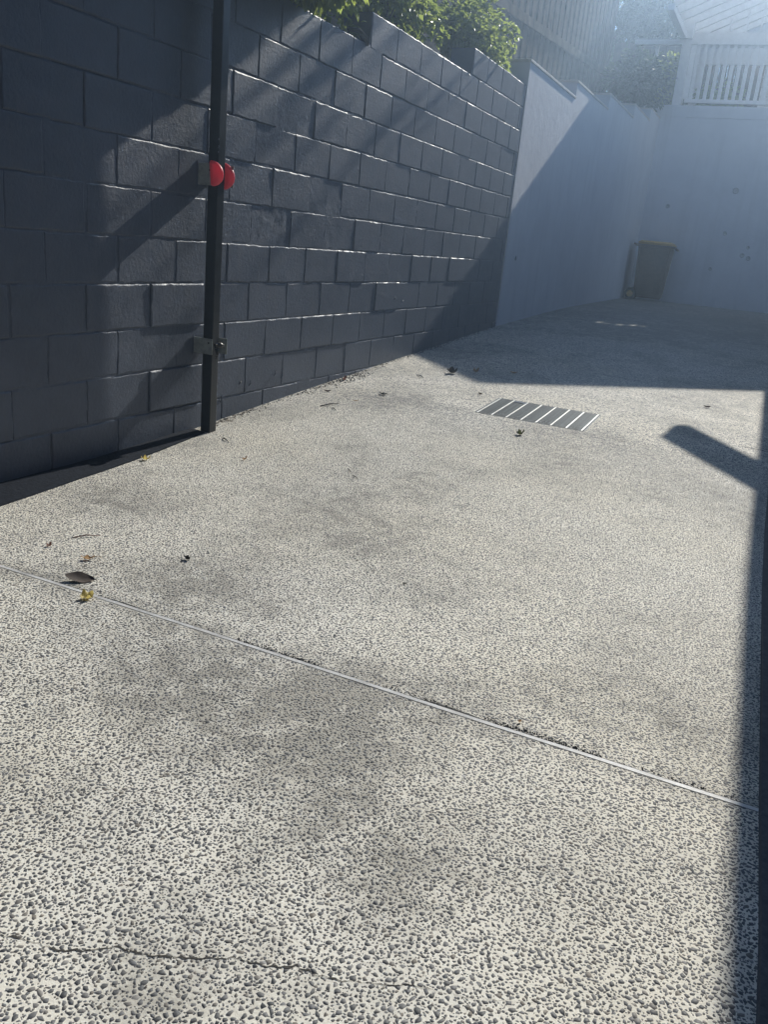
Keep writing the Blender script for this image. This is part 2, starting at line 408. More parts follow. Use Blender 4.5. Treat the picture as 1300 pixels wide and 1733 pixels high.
edge = [(2.735, 5.6), (2.74, 4.146), (2.745, 3.764), (2.761, 3.10), (2.797, 1.742), (2.809, 1.353), (2.811, 1.2), (2.82, .5)]
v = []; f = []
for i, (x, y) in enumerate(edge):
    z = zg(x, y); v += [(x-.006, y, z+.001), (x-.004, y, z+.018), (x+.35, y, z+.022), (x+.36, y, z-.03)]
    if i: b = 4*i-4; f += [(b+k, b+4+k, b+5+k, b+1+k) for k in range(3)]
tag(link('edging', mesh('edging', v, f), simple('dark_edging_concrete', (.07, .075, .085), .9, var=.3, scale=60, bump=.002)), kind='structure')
# black grit caught along the joint and along the wall foot
mb = MB()
def grit(x, y, r):
    z = zg(x, y); a = random.random()*6.28
    q = [(x+r*math.cos(a+t)*random.uniform(.6, 1.2), y+r*math.sin(a+t)*random.uniform(.5, 1.1), z) for t in (0, 2.1, 4.2)]
    mb.add(q+[(x, y, z+r*random.uniform(.5, 1.1))], [(0, 1, 3), (1, 2, 3), (2, 0, 3)])
for (a, b, m) in ((1.48, 1.74, 260), (2.18, 2.46, 240), (1.9, 2.1, 60), (.9, 1.4, 60), (2.5, 2.75, 60)):
    for i in range(m): grit(random.uniform(a, b), 1.744+abs(random.gauss(0, .009)), random.uniform(.0015, .004))
for i in range(900):
    y = random.uniform(2.2, 8.4); grit(.004+abs(random.gauss(0, .022)), y, random.uniform(.002, .006))
for i in range(160): grit(random.uniform(.0, .12), random.gauss(5.15, .15), random.uniform(.003, .008))
tag(mb.build('grit', M_groove), 'black grit and dirt caught along the joint strip and wall foot', 'grit', kind='stuff')

mb = MB()
def flake(x, y, L):
    z = zg(x, y)+.001; a = random.random()*6.28; c, s_ = math.cos(a), math.sin(a)
    mb.add([(x-L*c, y-L*s_, z), (x+L*.35*s_, y-L*.35*c, z+random.uniform(0, L*.5)), (x+L*c, y+L*s_, z+random.uniform(0, L*.6)), (x-L*.35*s_, y+L*.35*c, z+random.uniform(0, L*.4))], [(0, 1, 2), (0, 2, 3)])
for i in range(420): flake(.006+abs(random.gauss(0, .03)), random.choice((random.uniform(2.6, 8.4), random.gauss(5.1, .35), random.gauss(3.75, .15))), random.uniform(.003, .012))
for i in range(170): flake(random.uniform(.1, 2.7), random.uniform(1.8, 8), random.uniform(.002, .006))
tag(mb.build('leaf_litter', simple('litter_brown', (.10, .065, .035), .9, var=.6, scale=50)), 'small brown leaf crumbs scattered along the wall foot and slab', 'litter', kind='stuff')

# ---------------------------------------------------------------- charcoal block wall
wall = empty('block_wall', (0, 5, 0)); tag(wall, 'tall charcoal painted concrete block wall running along the left side', 'wall')
B = [-.245, -.0435] + [.155+.1985*i for i in range(0, 11)] + [2.34, 2.535]
YE = 8.49; wcount = 0
def top_of(y): return 2.155 if y < 5.19 else (2.34 if y < 7.01 else 2.535)
def block_mesh(y0, y1, z0, z1, proud):
    g = .0026; b = .0058
    y0 += g; y1 -= g; z0 += g; z1 -= g
    ny, nz = 12, 6
    per = [(y0+(y1-y0)*i/ny, z0) for i in range(ny)]+[(y1, z0+(z1-z0)*i/nz) for i in range(nz)]+[(y1-(y1-y0)*i/ny, z1) for i in range(ny)]+[(y0, z1-(z1-z0)*i/nz) for i in range(nz)]
    n = len(per); cy, cz = (y0+y1)/2, (z0+z1)/2; v = []; f = []
    cr = [random.uniform(-.0016, .0016) for _ in range(4)]
    def px(y, z):
        a = (y-y0)/(y1-y0); c = (z-z0)/(z1-z0)
        return proud + cr[0]*(1-a)*(1-c)+cr[1]*a*(1-c)+cr[2]*(1-a)*c+cr[3]*a*c
    jit = [random.gauss(0, .0017) for _ in per]
    for (inset, dep) in ((0, -.20), (0, -b*.95), (b*.32, -b*.32), (b*1.05, 0.)):
        for i, (y, z) in enumerate(per):
            iy = inset*(1 if abs(y-y0) < 1e-6 else -1 if abs(y-y1) < 1e-6 else 0); iz = inset*(1 if abs(z-z0) < 1e-6 else -1 if abs(z-z1) < 1e-6 else 0)
            j = jit[i] if dep > -.1 else 0
            jy = j if iy else 0; jz = j if iz else 0
            v.append((px(y, z)+dep, y+iy+jy, z+iz+jz))
    for r in range(3):
        for i in range(n): f.append((r*n+i, r*n+(i+1) % n, (r+1)*n+(i+1) % n, (r+1)*n+i))
    f.append(tuple(range(3*n, 4*n)))
    f.append(tuple(range(n))[::-1])
    return v, f
for i in range(len(B)-1):
    off = .377 if i % 2 == 0 else .165
    y = off+.4*math.floor((1.2-off)/.4)
    while y < YE:
        a, b = max(y, 1.25), y+.4
        if b > YE-.12 and b < YE: pass
        b = min(b, YE); y += .4
        if b-a < .06: continue
        mid = (a+b)/2
        if B[i+1] > top_of(mid)+.02:
            continue
        # top-course clipping at the steps
        if i == 12: a = max(a, 5.19)
        if i == 13: a = max(a, 7.01)
        zt = B[i+1] if B[i+1] < top_of(mid)-.03 else top_of(mid)
        a += random.uniform(-.007, .007) if a > 1.3 and i < 12 else 0
        pr = random.gauss(0, .0013)
        if random.random() < .10: pr += random.uniform(.002, .004)
        vv, ff = block_mesh(a, b, B[i]+random.uniform(-.003, .003), zt, pr-.001)
        mid = ((a+b)/2, (B[i]+zt)/2)
        link('block', mesh('block', [(p[0], p[1]-mid[0], p[2]-mid[1]) for p in vv], ff), M_wall, wall, (0, mid[0]-5, mid[1])); wcount += 1
print('blocks', wcount)
# mortar: rough painted-over joint fill behind the block faces
v = []; f = []; sy = .018; sz = .016; my = np.arange(1.2, YE-.01, sy); mz = np.arange(-.25, 2.50, sz)
for y in my:
    for z in mz:
        zt = top_of(y)-.006; zz = min(z, zt)
        d = .0050+.0045*noise.noise(Vector((y*3, zz*3, 4)))+.004*noise.noise(Vector((y*16, zz*16, 8)))+.003*noise.noise(Vector((y*60, zz*60, 1)))
        v.append((-max(.0022, d), y-5, zz))
m = len(mz)
for i in range(len(my)-1):
    for j in range(m-1): f.append((i*m+j, (i+1)*m+j, (i+1)*m+j+1, i*m+j+1))
o = link('mortar', mesh('mortar', v, f, True), M_mortar, wall)
# near-black strip widening at the foot of the wall towards the camera
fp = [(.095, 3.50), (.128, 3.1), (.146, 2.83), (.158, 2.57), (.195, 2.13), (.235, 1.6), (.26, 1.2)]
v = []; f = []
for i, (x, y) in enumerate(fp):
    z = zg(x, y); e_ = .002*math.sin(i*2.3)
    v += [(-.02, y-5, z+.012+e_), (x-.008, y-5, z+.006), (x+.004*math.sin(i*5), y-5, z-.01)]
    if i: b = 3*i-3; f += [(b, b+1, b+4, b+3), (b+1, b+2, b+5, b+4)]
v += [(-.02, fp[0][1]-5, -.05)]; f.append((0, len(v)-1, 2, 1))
link('dark_foot_strip', mesh('dark_foot_strip', v, f), simple('near_black_strip', (.011, .014, .021), .9, var=.3, scale=40, bump=.003, bscale=80, spec=.1), wall)
# paint runs / small nibs on the near blocks
mb = MB()
for (y, z, l) in ((4.02, .19, .03), (4.28, .22, .035), (4.36, .20, .03), (3.92, .21, .02), (5.9, .62, .03), (6.05, .6, .02), (3.75, .13, .04)):
    mb.tube([(.001, y-5, z), (.006, y-5+.01, z+l*.5), (.001, y-5+.018, z+l)], [.002, .004, .0015], 6)
mb.build('paint_nibs', M_wall, wall)
# ---------------------------------------------------------------- pale rendered side wall with stepped caps
lw = empty('rendered_side_wall', (0, 12, .3)); tag(lw, 'pale grey rendered wall with stepped capping beyond the charcoal blocks', 'wall')
steps = [(8.50, 10.37, 2.735), (10.37, 12.15, 2.905), (12.15, 13.95, 3.085), (13.95, 15.4, 3.26), (15.4, 16.355, 3.44)]
def cbox(mbx, *a, b=0): mbx.box(*a, b=b)
mb = MB(); prof = [(8.50, .1)]
for (a, b, t_) in steps: prof += [(a, t_), (b, t_)]
prof += [(16.355, .1)]
n = len(prof); v = [(.006, y-12, z-.3) for y, z in prof]+[(-.19, y-12, z-.3) for y, z in prof]
f = [tuple(range(n)), tuple(range(2*n-1, n-1, -1))]+[(i, i+n, (i+1) % n+n, (i+1) % n) for i in range(n)]
mb.add(v, f); mb.build('wall_body', M_light, lw)
for (a, b, t_) in steps:
    m2 = MB(); m2.box(-.200, .015, a-12-.012, b-12-.013, t_-.3+.001, t_-.3+.024, b=.003); m2.build('cap', M_cap, lw)
m2 = MB(); m2.lathe([(.018, 0), (.024, .002), (.024, .004), (.012, .004), (.012, .0)], 16, Matrix.Translation((.006, 8.866-12, .985-.3)) @ Matrix.Rotation(math.pi/2, 4, 'Y')); m2.build('weep_hole', M_zinc, lw, True)
# ---------------------------------------------------------------- far wall
fw = empty('rendered_far_wall', (2, 16.4, .4)); tag(fw, 'pale blue grey rendered wall closing the end of the driveway', 'wall')
mb = MB(); mb.box(-2.3, 6, -.04, .20, -.2, 3.08); mb.build('wall_body', M_far, fw)
mb = MB(); mb.box(-2.35, 6, -.045, .22, 3.083, 3.27, b=.008); mb.build('cap', M_far, fw)
for (x, z, r) in ((.403, 2.058, .035), (1.457, 2.378, .05), (1.841, 1.495, .03), (1.774, 1.363, .04), (1.88, 1.322, .04), (1.307, 1.092, .03), (1.428, 1.691, .035)):
    m2 = MB(); m2.lathe([(r, 0), (r, .004), (r*.7, .004), (r*.62, .001)], 18, Matrix.Translation((x-2, -.041, z-.4)) @ Matrix.Rotation(math.pi/2, 4, 'X')); m2.build('weep_hole', M_weep, fw, True)

# ---------------------------------------------------------------- steel post with brackets
post = empty('steel_post', (.081, 3.54, .0)); tag(post, 'black painted square steel post bracketed off the charcoal wall', 'post')
mb = MB(); w = .028
mb.box(-w, w, -w, w, -.03, 3.0, b=.004); mb.build('shaft', M_post, post)
mb = MB(); mb.box(-w+.006, w+.012, -w+.0, w+.01, -.02, .012, b=.002); mb.build('foot_plate', M_dirty, post)
for zc in (.456, 1.25):
    br = MB(); h = .0385 if zc < 1 else .048
    br.box(-.078, .032 if zc < 1 else .010, -w-.007, -w-.002, zc-h, zc+h, b=.001)
    bo = br.build('bracket_plate', M_zinc, post)
    m2 = MB(); m2.lathe([(.0045, 0), (.0045, .003), (.002, .003)], 12, Matrix.Translation((.012 if zc < 1 else -.012, -w-.007, zc+.018)) @ Matrix.Rotation(math.pi/2, 4, 'X')); m2.build('bolt', M_dirty, bo, True)
    br = MB(); br.box(-.078, .058, w+.025, w+.030, zc-h, zc+h, b=.001); br.build('bracket_plate', M_zinc, post)
    br = MB(); br.box(-.0808, -.0783, -w-.012, w+.012, zc-h-.01, zc+h+.01); br.build('fixing_plate', M_wall, post)
mb = MB()
mb.tube([(.040, -.030, .462), (.060, -.010, .470), (.064, .010, .462)], [.010, .014, .012], 10)
mb.tube([(.046, -.02, .45), (.055, -.018, .425), (.045, -.015, .405)], [.009, .007, .004], 8)
pin = mb.build('hinge_pin', M_dirty, post, True)
mb = MB(); mb.tube([(.052, -.030, .470), (.056, -.026, .478)], .0045, 8); mb.build('worn_pin_end', M_bright, pin, True)
# bright chips of bare metal on the post edge
for z in (1.345, 1.365, 1.372, 1.40, 1.02, .96):
    mb = MB(); mb.box(w-.003, w+.0008, -w-.0008, -w+.003, z, z+random.uniform(.006, .012)); mb.build('paint_chip', M_bright if z > 1.1 else M_dirty, post)
# pair of red plastic D-shaped stops on the ends of the upper bracket plates
def stop(x, yc, z, rx, rz, tilt):
    v = []; f = []; n = 18; rings = ((1.0, .004), (1.02, .0), (1.0, -.007), (.93, -.013), (.80, -.016), (.0, -.0175))
    for (k, dy) in rings:
        for i in range(n+1):
            t = -math.pi/2+math.pi*i/n
            v.append((x+rx*k*math.cos(t)+(.0 if k else .02)+tilt*rz*k*math.sin(t), yc+dy, z+rz*k*math.sin(t)))
    m = n+1
    for r_ in range(len(rings)-1):
        for i in range(n): f.append((r_*m+i, r_*m+i+1, (r_+1)*m+i+1, (r_+1)*m+i))
    f.append(tuple(range(m))[::-1])
    side = [r_*m for r_ in range(len(rings))]+[r_*m+n for r_ in range(len(rings))][::-1]
    f.append(tuple(side))
    o = link('plastic_stop', mesh('plastic_stop', v, f, True), M_red, post); return o
stop(.004, -w-.012, 1.255, .062, .055, -.10)
stop(.000, w+.0195, 1.252, .068, .060, -.10)

# ---------------------------------------------------------------- drain grate
slope = math.atan2(zg(1.4, GY1)-zg(1.4, GY0), GY1-GY0)
gr = empty('drain_grate', ((GX0+GX1)/2, (GY0+GY1)/2, (zg(1.4, GY0)+zg(1.4, GY1))/2-.002), (slope, 0, 0))
tag(gr, 'galvanised steel drain grate set in the sunlit driveway', 'drain grate')
hw, hl = (GX1-GX0)/2-.004, (GY1-GY0)/2-.004
mb = MB(); mb.box(-hw-.004, -hw, -hl-.004, hl+.004, -.03, .001); mb.box(hw, hw+.004, -hl-.004, hl+.004, -.03, .001)
mb.box(-hw, hw, -hl-.004, -hl, -.03, .001); mb.box(-hw, hw, hl, hl+.004, -.03, .001); mb.build('frame', M_galvd, gr)
bar = None; wb = .0045
for i in range(8):
    x = -hw+.012+(2*hw-.024)*i/7
    if bar is None:
        mb = MB(); mb.box(-wb, wb, -hl+.002, hl-.002, -.028, .004, b=.001); bar = mb.build('bearer_bar', M_galv, gr, loc=(x, 0, 0))
    else:
        o = bar.copy(); COL.objects.link(o); o.parent = gr; o.location = (x, 0, 0)
rod = None
for i in range(34):
    y = -hl+.008+(2*hl-.016)*i/33
    if rod is None:
        mb = MB(); mb.box(-hw+.001, hw-.001, -.0028, .0028, -.02, 0.0015); rod = mb.build('cross_bar', M_galvd, gr, loc=(0, y, 0))
    else:
        o = rod.copy(); COL.objects.link(o); o.parent = gr; o.location = (0, y, 0)
mb = MB(); mb.box(-hw+.112, -hw+.196, hl-.05, hl-.018, .0018, .0045, b=.0008); mb.build('lifting_tab', M_bright, gr)

# ---------------------------------------------------------------- wheelie bin
wb_ = empty('wheelie_bin', (.40, 15.83, zg(1, 15.8)), (0, 0, math.radians(4))); tag(wb_, 'dark wheelie bin with yellow lid in the far corner', 'bin')
def taper(mbx, x0, x1, x0t, x1t, yh, yht, z0, z1):
    v = [(x0, -yh, z0), (x1, -yh, z0), (x1, yh, z0), (x0, yh, z0), (x0t, -yht, z1), (x1t, -yht, z1), (x1t, yht, z1), (x0t, yht, z1)]
    bm = bmesh.new(); bv = [bm.verts.new(p) for p in v]
    for q in [(0, 3, 2, 1), (4, 5, 6, 7), (0, 1, 5, 4), (1, 2, 6, 5), (2, 3, 7, 6), (3, 0, 4, 7)]: bm.faces.new([bv[i] for i in q])
    bmesh.ops.bevel(bm, geom=list(bm.edges), offset=.02, segments=3, affect='EDGES')
    bm.verts.index_update(); mbx.add([tuple(q.co) for q in bm.verts], [tuple(x.index for x in p.verts) for p in bm.faces]); bm.free()
mb = MB(); taper(mb, -.22, .24, -.26, .31, .22, .28, .05, .90); mb.build('body', M_binb, wb_, True)
mb = MB(); mb.box(-.285, .335, -.30, .30, .885, .925, b=.008); mb.build('rim', M_binb, wb_)
for sx_ in (-.20, .22):
    mb = MB(); mb.tube([(sx_, -.232, .12), (sx_*1.18, -.286, .87)], .012, 8); mb.build('corner_rib', M_binb, wb_, True)
mb = MB(); taper(mb, -.29, .35, -.26, .28, .305, .24, .928, .985); lid = mb.build('lid', M_binl, wb_, True)
mb = MB(); mb.tube([(.33, -.2, .90), (.375, -.2, .87), (.375, .2, .87), (.33, .2, .90)], .016, 8); mb.build('lid_lip', M_binb, wb_, True)
mb = MB(); mb.tube([(-.29, -.22, .90), (-.335, -.22, .92), (-.335, .22, .92), (-.29, .22, .90)], .016, 8); mb.build('handle', M_binb, wb_, True)
mb = MB(); mb.tube([(-.27, -.29, .10), (-.27, .29, .10)], .010, 8); mb.build('axle', M_zinc, wb_, True)
for sy_ in (-.28, .28):
    mb = MB(); mb.tube([(-.27, sy_-.022, .10), (-.27, sy_+.022, .10)], .10, 24); wo_ = mb.build('wheel', M_rub, wb_)
    mb = MB(); mb.tube([(-.27, sy_-.030, .10), (-.27, sy_+.030, .10)], .052, 20); mb.build('hub', M_binl, wo_)

# ---------------------------------------------------------------- white deck rail, pergola roof
dk = empty('white_balustrade', (2, 16.75, 3.62)); tag(dk, 'white timber balustrade with upright balusters on top of the far wall', 'balustrade')
def part(nm, mat, par, x0, x1, y0, y1, z0, z1, b=.004):
    mb = MB(); L = par.location; mb.box(x0-L.x, x1-L.x, y0-L.y, y1-L.y, z0-L.z, z1-L.z, b=b); return mb.build(nm, mat, par)
part('top_rail', M_white, dk, -.69, 5.2, 16.66, 16.78, 4.655, 4.735)
part('bottom_rail', M_white, dk, .30, 5.2, 16.69, 16.75, 3.765, 3.825)
part('post', M_white, dk, .115, .265, 16.62, 16.77, 3.62, 4.652)
bal = None; x = .36
while x < 5.1:
    if bal is None: bal = part('baluster', M_white, dk, x, x+.058, 16.70, 16.74, 3.828, 4.652, .002); bx0 = x
    else:
        o = bal.copy(); COL.objects.link(o); o.parent = dk; o.location = (x-bx0, 0, 0)
    x += .1165
part('end_stile', M_white, dk, .267, .352, 16.69, 16.75, 3.828, 4.652)
part('thin_post', M_white, dk, -.33, -.27, 16.70, 16.76, 3.62, 4.652)
pg = empty('pergola', (1.25, 16.6, 3.62)); tag(pg, 'white pergola with pitched pale roof sheets and rafters above the balustrade', 'pergola')
RX, RZ, SL = 1.55, 5.65, .43
YF, YB = 14.87, 18.85
M_roof = NT('pale_translucent_roof_sheet'); _c = (.78, .79, .80)
M_roof.p.inputs['Base Color'].default_value = (*_c, 1); M_roof.p.inputs['Roughness'].default_value = .5
_tr = M_roof.n('ShaderNodeBsdfTranslucent'); _tr.inputs[0].default_value = (.85, .87, .9, 1)
_ms = M_roof.n('ShaderNodeMixShader'); _ms.inputs[0].default_value = .75
M_roof.L(M_roof.p.outputs[0], _ms.inputs[1]); M_roof.L(_tr.outputs[0], _ms.inputs[2]); M_roof.L(_ms.outputs[0], M_roof.o.inputs[0])
for sgn, X1 in ((-1, .06), (1, 4.0)):
    n = 9
    for i in range(n):
        a = YF+(YB-YF)*i/n; b = YF+(YB-YF)*(i+1)/n-.006
        v = []
        for (x) in (RX, X1):
            z = RZ-abs(x-RX)*SL
            for y in (a, b):
                for dz in (0, .022): v.append((x-1.25, y-16.6, z+dz-3.62))
        f = [(0, 2, 6, 4), (1, 5, 7, 3), (0, 4, 5, 1), (2, 3, 7, 6), (0, 1, 3, 2), (4, 6, 7, 5)]
        link('roof_sheet', mesh('roof_sheet', v, f), M_roof.m, pg)
        # rafter under each sheet joint
        v = []
        for (x) in (RX, X1):
            z = RZ-abs(x-RX)*SL-.003
            for y in (a+.01, a+.065):
                for dz in (0, -.12): v.append((x-1.25, y-16.6, z+dz-3.62))
        link('rafter', mesh('rafter', v, f), M_white, pg)
part('ridge_beam', M_white, pg, RX-.03, RX+.03, YF+.05, YB-.05, RZ-.30, RZ-.135)
part('tie_beam', M_white, pg, .17, 3.4, 17.2, 17.28, 4.74, 4.96)
part('tie_beam', M_white, pg, .17, 3.4, 18.6, 18.68, 4.74, 4.96)
part('eave_beam', M_white, pg, .06, .16, YF+.05, YB-.05, 4.74, 4.835)
for (x, y) in ((.12, 16.78), (.12, 18.6), (3.4, 16.8), (3.4, 18.6)):
    part('post', M_white, pg, x, x+.14, y, y+.14, 3.62, 4.735 if x < 1 else 4.735)
part('post', M_white, pg, .12, .26, 16.61, 16.76, 4.738, 4.98)
for x in (.75, 1.02, 1.25, 1.7, 2.2, 2.7):
    part('gable_stud', M_white, pg, x, x+.03, 17.22, 17.26, 4.965, RZ-abs(x-RX)*SL-.13)
# pale boarded screen at the back
sc = empty('boarded_screen', (2, 18.9, 3.62)); tag(sc, 'pale horizontal board screen seen through the white balusters', 'screen')
for i in range(12):
    part('board', M_white, sc, 1.35, 3.8, 18.88, 18.90+.002*(i % 2), 3.64+.156*i, 3.64+.156*i+.148, .002)
part('sun_leak_board', M_white, sc, .0, 1.78, 18.91, 18.93, 4.9, 5.6)  # added board that blocks a sun leak onto the side wall
for x in (1.36, 2.25, 3.6):
    part('post', M_white, sc, x, x+.10, 18.935, 19.03, 3.62, 5.4)

# ---------------------------------------------------------------- timber paling fence up on the bank
fc = empty('paling_fence', (-1.62, 12, 3)); tag(fc, 'weathered tall timber paling fence above the planted bank', 'fence')
y = 6.4; pal = 0
while y < 18.9:
    zt = 5.9+.05*(y-6.4)+random.uniform(-.02, .02)
    mb = MB(); q_ = .02 if pal % 2 else 0; mb.box(-.01+q_, .01+q_, -.01, .152, -.5, zt-3.0, b=0); o = mb.build('paling', M_timber, fc, loc=(0, y-12, 0)); y += .15; pal += 1
def rail(nm, y0, z0, y1, z1, t_=.05, w_=.1):
    v = []
    for (y, z) in ((y0, z0), (y1, z1)):
        for x in (.012, .012+t_):
            for dz in (0, -w_): v.append((x, y-12, z+dz-3))
    f = [(0, 1, 3, 2), (4, 6, 7, 5), (0, 4, 5, 1), (2, 3, 7, 6), (0, 2, 6, 4), (1, 5, 7, 3)]
    link(nm, mesh(nm, v, f), M_timber, fc)
rail('rail', 6.4, 3.80, 18.9, 4.66, .05, .12); rail('rail', 6.4, 2.95, 18.9, 3.75, .05, .1)
fc2 = empty('paling_fence', (-.7, 19.3, 3.4)); tag(fc2, 'dim timber fence across the back left of the balustrade', 'fence')
x = -1.6
while x < 1.3:
    mb = MB(); mb.box(0, .142, -.01, .01, 0, 1.85+random.uniform(-.02, .02)); mb.build('paling', M_timber, fc2, loc=(x+.7, 0, 0)); x += .15

# ---------------------------------------------------------------- plants
def leaf_quad(mbx, p, d, up, L, w):
    d = d.normalized(); s = d.cross(up)
    if s.length < 1e-4: s = Vector((1, 0, 0))
    s.normalize(); u = s.cross(d)
    a = p; b = p+d*L*.45+s*w+u*w*.35; c = p+d*L-u*L*.12; e = p+d*L*.45-s*w+u*w*.35; m = p+d*L*.5
    mbx.add([a, b, c, e, m], [(0, 1, 4), (1, 2, 4), (2, 3, 4), (3, 0, 4)])
def rv(): 
    while True:
        q = Vector((random.uniform(-1, 1), random.uniform(-1, 1), random.uniform(-1, 1)))
        if .05 < q.length < 1: return q
def bush(label, cen, rad_, nleaf, L, mat, group=None, cat='shrub', name='shrub', clumps=14, clear=None, stems=True, box=False):
    root = empty(name, (cen[0], cen[1], cen[2]-rad_[2])); tag(root, label, cat, group)
    O = root.location; fo = MB(); stm = MB(); C = []
    for i in range(clumps):
        q = rv()
        if box: q = Vector((random.uniform(-1, 1), random.uniform(-1, 1), random.uniform(-1, 1)))
        C.append((Vector((q.x*rad_[0]*.75, q.y*rad_[1]*.8, q.z*rad_[2]*.75+rad_[2])), random.uniform(.35, .6)))
    for c, r in C:
        if stems: stm.tube([(0, 0, 0), c*.5+Vector((random.uniform(-.03, .03), 0, .03)), c], [.012, .008, .003], 5, False)
    for i in range(nleaf):
        c, r = random.choice(C); q = rv().normalized()*random.uniform(.3, 1)**.5
        p = c+Vector((q.x*rad_[0]*r, q.y*rad_[1]*r, q.z*rad_[2]*r))
        if clear and not clear(p+O): continue
        d = (q.normalized()*.8+rv()*.7+Vector((0, 0, -.25))); up = Vector((0, 0, 1))+rv()*.6
        nl = random.choice((1, 3, 5))
        ax_ = d.normalized(); 
        for k in range(nl):                        # small fans of leaflets
            a = (k-(nl-1)/2)*.55; dd = Matrix.Rotation(a, 3, up.normalized()) @ ax_
            leaf_quad(fo, p+ax_*.004*k, dd+rv()*.15, up+rv()*.3, L*random.uniform(.6, 1.1), L*random.uniform(.24, .36))
    if stems and stm.v: stm.build('stems', M_bark, root, True)
    tag(fo.build('foliage', mat, root), kind='stuff')
    return root
def above(p):      # keeps leaves out of the wall and off the driveway side, except for a slight overhang
    t_ = top_of(p.y)+.015
    if p.x > -.2 and p.z < t_: return False
    return p.x < .03+.5*max(0., min(.2, p.z-t_-.02))
bush('leafy green shrub spilling over the lower wall top beside the post', (-.30, 4.72, 2.52), (.38, .55, .42), 1500, .06, M_leafA, 'shrubs planted above the charcoal wall', clear=above)
bush('sunlit green shrub behind the first raised step of the wall', (-.32, 6.05, 2.62), (.34, .62, .28), 1200, .058, M_leafA, 'shrubs planted above the charcoal wall', clear=above)
bush('large backlit bright green shrub at the highest blocks of the wall', (-.26, 7.75, 2.74), (.30, .85, .28), 1700, .06, M_leafA, 'shrubs planted above the charcoal wall', clear=lambda p: above(p) and p.y < 8.8)
# the part of the first shrub's neighbour that hangs over the wall above the top of the picture
bush('dense shrub overhanging the near wall top', (.10, 3.60, 2.72), (.20, 1.05, .56), 13000, .09, M_leafA, clumps=90, box=True,
     clear=lambda p: p.z > 2.19 and not (p.x < .01 and p.x > -.2 and p.z < 2.2) and p.z > 2.19+.1*max(0, p.x) and p.y < 4.46 and p.x < .36)
# background greenery
bush('dark trailing shrub at the corner where the walls meet', (-.45, 15.9, 3.95), (.5, .7, .5), 1500, .10, M_leafB, clumps=16)
bush('leafy shrub growing left of the white balustrade post', (-.10, 17.3, 4.1), (.35, .3, .55), 1100, .09, M_leafA, clumps=14)
bush('green shrub seen through the first balusters', (.75, 17.6, 4.0), (.4, .3, .35), 700, .09, M_leafA, clumps=10)
def tree(label, x, y, z, h, r, n_, L, mat):
    root = empty('tree', (x, y, z)); tag(root, label, 'tree', 'trees behind the terrace')
    t_ = MB(); t_.tube([(0, 0, -.3), (.05, .03, h*.3), (-.03, .05, h*.6)], [.14, .10, .05], 10, False)
    for i in range(9):
        a = random.uniform(0, 6.28); t_.tube([(0, 0, h*random.uniform(.25, .55)), (r*.4*math.cos(a), r*.4*math.sin(a), h*.6), (r*.75*math.cos(a), r*.75*math.sin(a), h*random.uniform(.6, .85))], [.045, .03, .01], 6, False)
    t_.build('trunk', M_bark, root, True)
    fo = MB(); C = [(Vector((rv().x*r*.8, rv().y*r*.8, h*.62+rv().z*h*.32)), random.uniform(.3, .5)) for _ in range(26)]
    for i in range(n_):
        c, q_ = random.choice(C); q = rv().normalized()*random.random()**.4*r*q_; p = c+q
        leaf_quad(fo, p, rv()+Vector((0, 0, -.3)), Vector((0, 0, 1))+rv()*.8, L*random.uniform(.7, 1.3), L*.26)
    tag(fo.build('crown', mat, root), kind='stuff')
tree('dark tree standing left behind the balustrade', -1.3, 20.5, 3.5, 3.4, 1.5, 7000, .14, M_leafB)
tree('dark tree rising above the timber fence', -3.6, 21.5, 3.5, 4.2, 2.0, 7000, .15, M_leafB)
tree('dark tree behind the pergola screen', 1.2, 23.0, 3.5, 2.7, 1.6, 7000, .15, M_leafB)
tree('dark rounded tree right behind the pergola', 4.0, 23.3, 3.5, 2.7, 1.8, 7000, .15, M_leafB)
bush('sun tipped leafy branch at the top edge above the fence', (-.7, 14.6, 5.42), (.5, .5, .28), 500, .08, M_leafA, clumps=7, name='hanging_branch', cat='branch')

# tall tree behind the fence whose limb reaches over the driveway above the picture
ot = empty('overhanging_tree', (-2.6, 11.0, 3.2)); tag(ot, 'tall tree behind the timber fence with a thin limb reaching over the wall', 'tree')
mb = MB(); mb.tube([(0, 0, -.5), (.1, 0, 1.6), (.5, -.05, 3.0), (1.4, -.1, 3.15), (2.3, -.2, 2.7), (3.0, -.3, 2.25)], [.13, .11, .08, .05, .03, .012], 8, False)
for (a, b) in (((1.4, -.1, 3.15), (2.5, 1.1, 2.5)), ((1.4, -.1, 3.15), (2.6, -1.3, 2.4)), ((2.3, -.2, 2.7), (3.2, .6, 2.1)), ((2.3, -.2, 2.7), (3.1, -1.2, 1.95)), ((.5, -.05, 3.0), (.2, .8, 4.2)), ((.5, -.05, 3.0), (.3, -.9, 4.1))):
    mid_ = tuple((p+q)/2+(.12 if i == 2 else .05) for i, (p, q) in enumerate(zip(a, b))); mb.tube([a, mid_, b], [.03, .018, .006], 6, False)
mb.build('trunk', M_bark, ot, True)
fo = MB()
for (c, n_, rr) in (((3.0, -.3, 2.2), 26, .22), ((2.6, 1.0, 2.45), 24, .25), ((2.75, -1.3, 2.35), 28, .25), ((3.2, .6, 2.1), 20, .2), ((3.1, -1.2, 1.9), 26, .2), ((2.9, -.8, 2.7), 20, .25), ((3.05, .2, 2.75), 16, .2), ((.2, .8, 4.2), 900, .9), ((.3, -.9, 4.1), 900, .9)):
    for i in range(n_):
        q = rv()*rr; leaf_quad(fo, Vector(c)+Vector((q.x, q.y*1.5, q.z)), rv()+Vector((0, 0, -.3)), Vector((0, 0, 1))+rv()*.7, .10*random.uniform(.7, 1.3), .028)
tag(fo.build('crown', M_leafA, ot), kind='stuff')

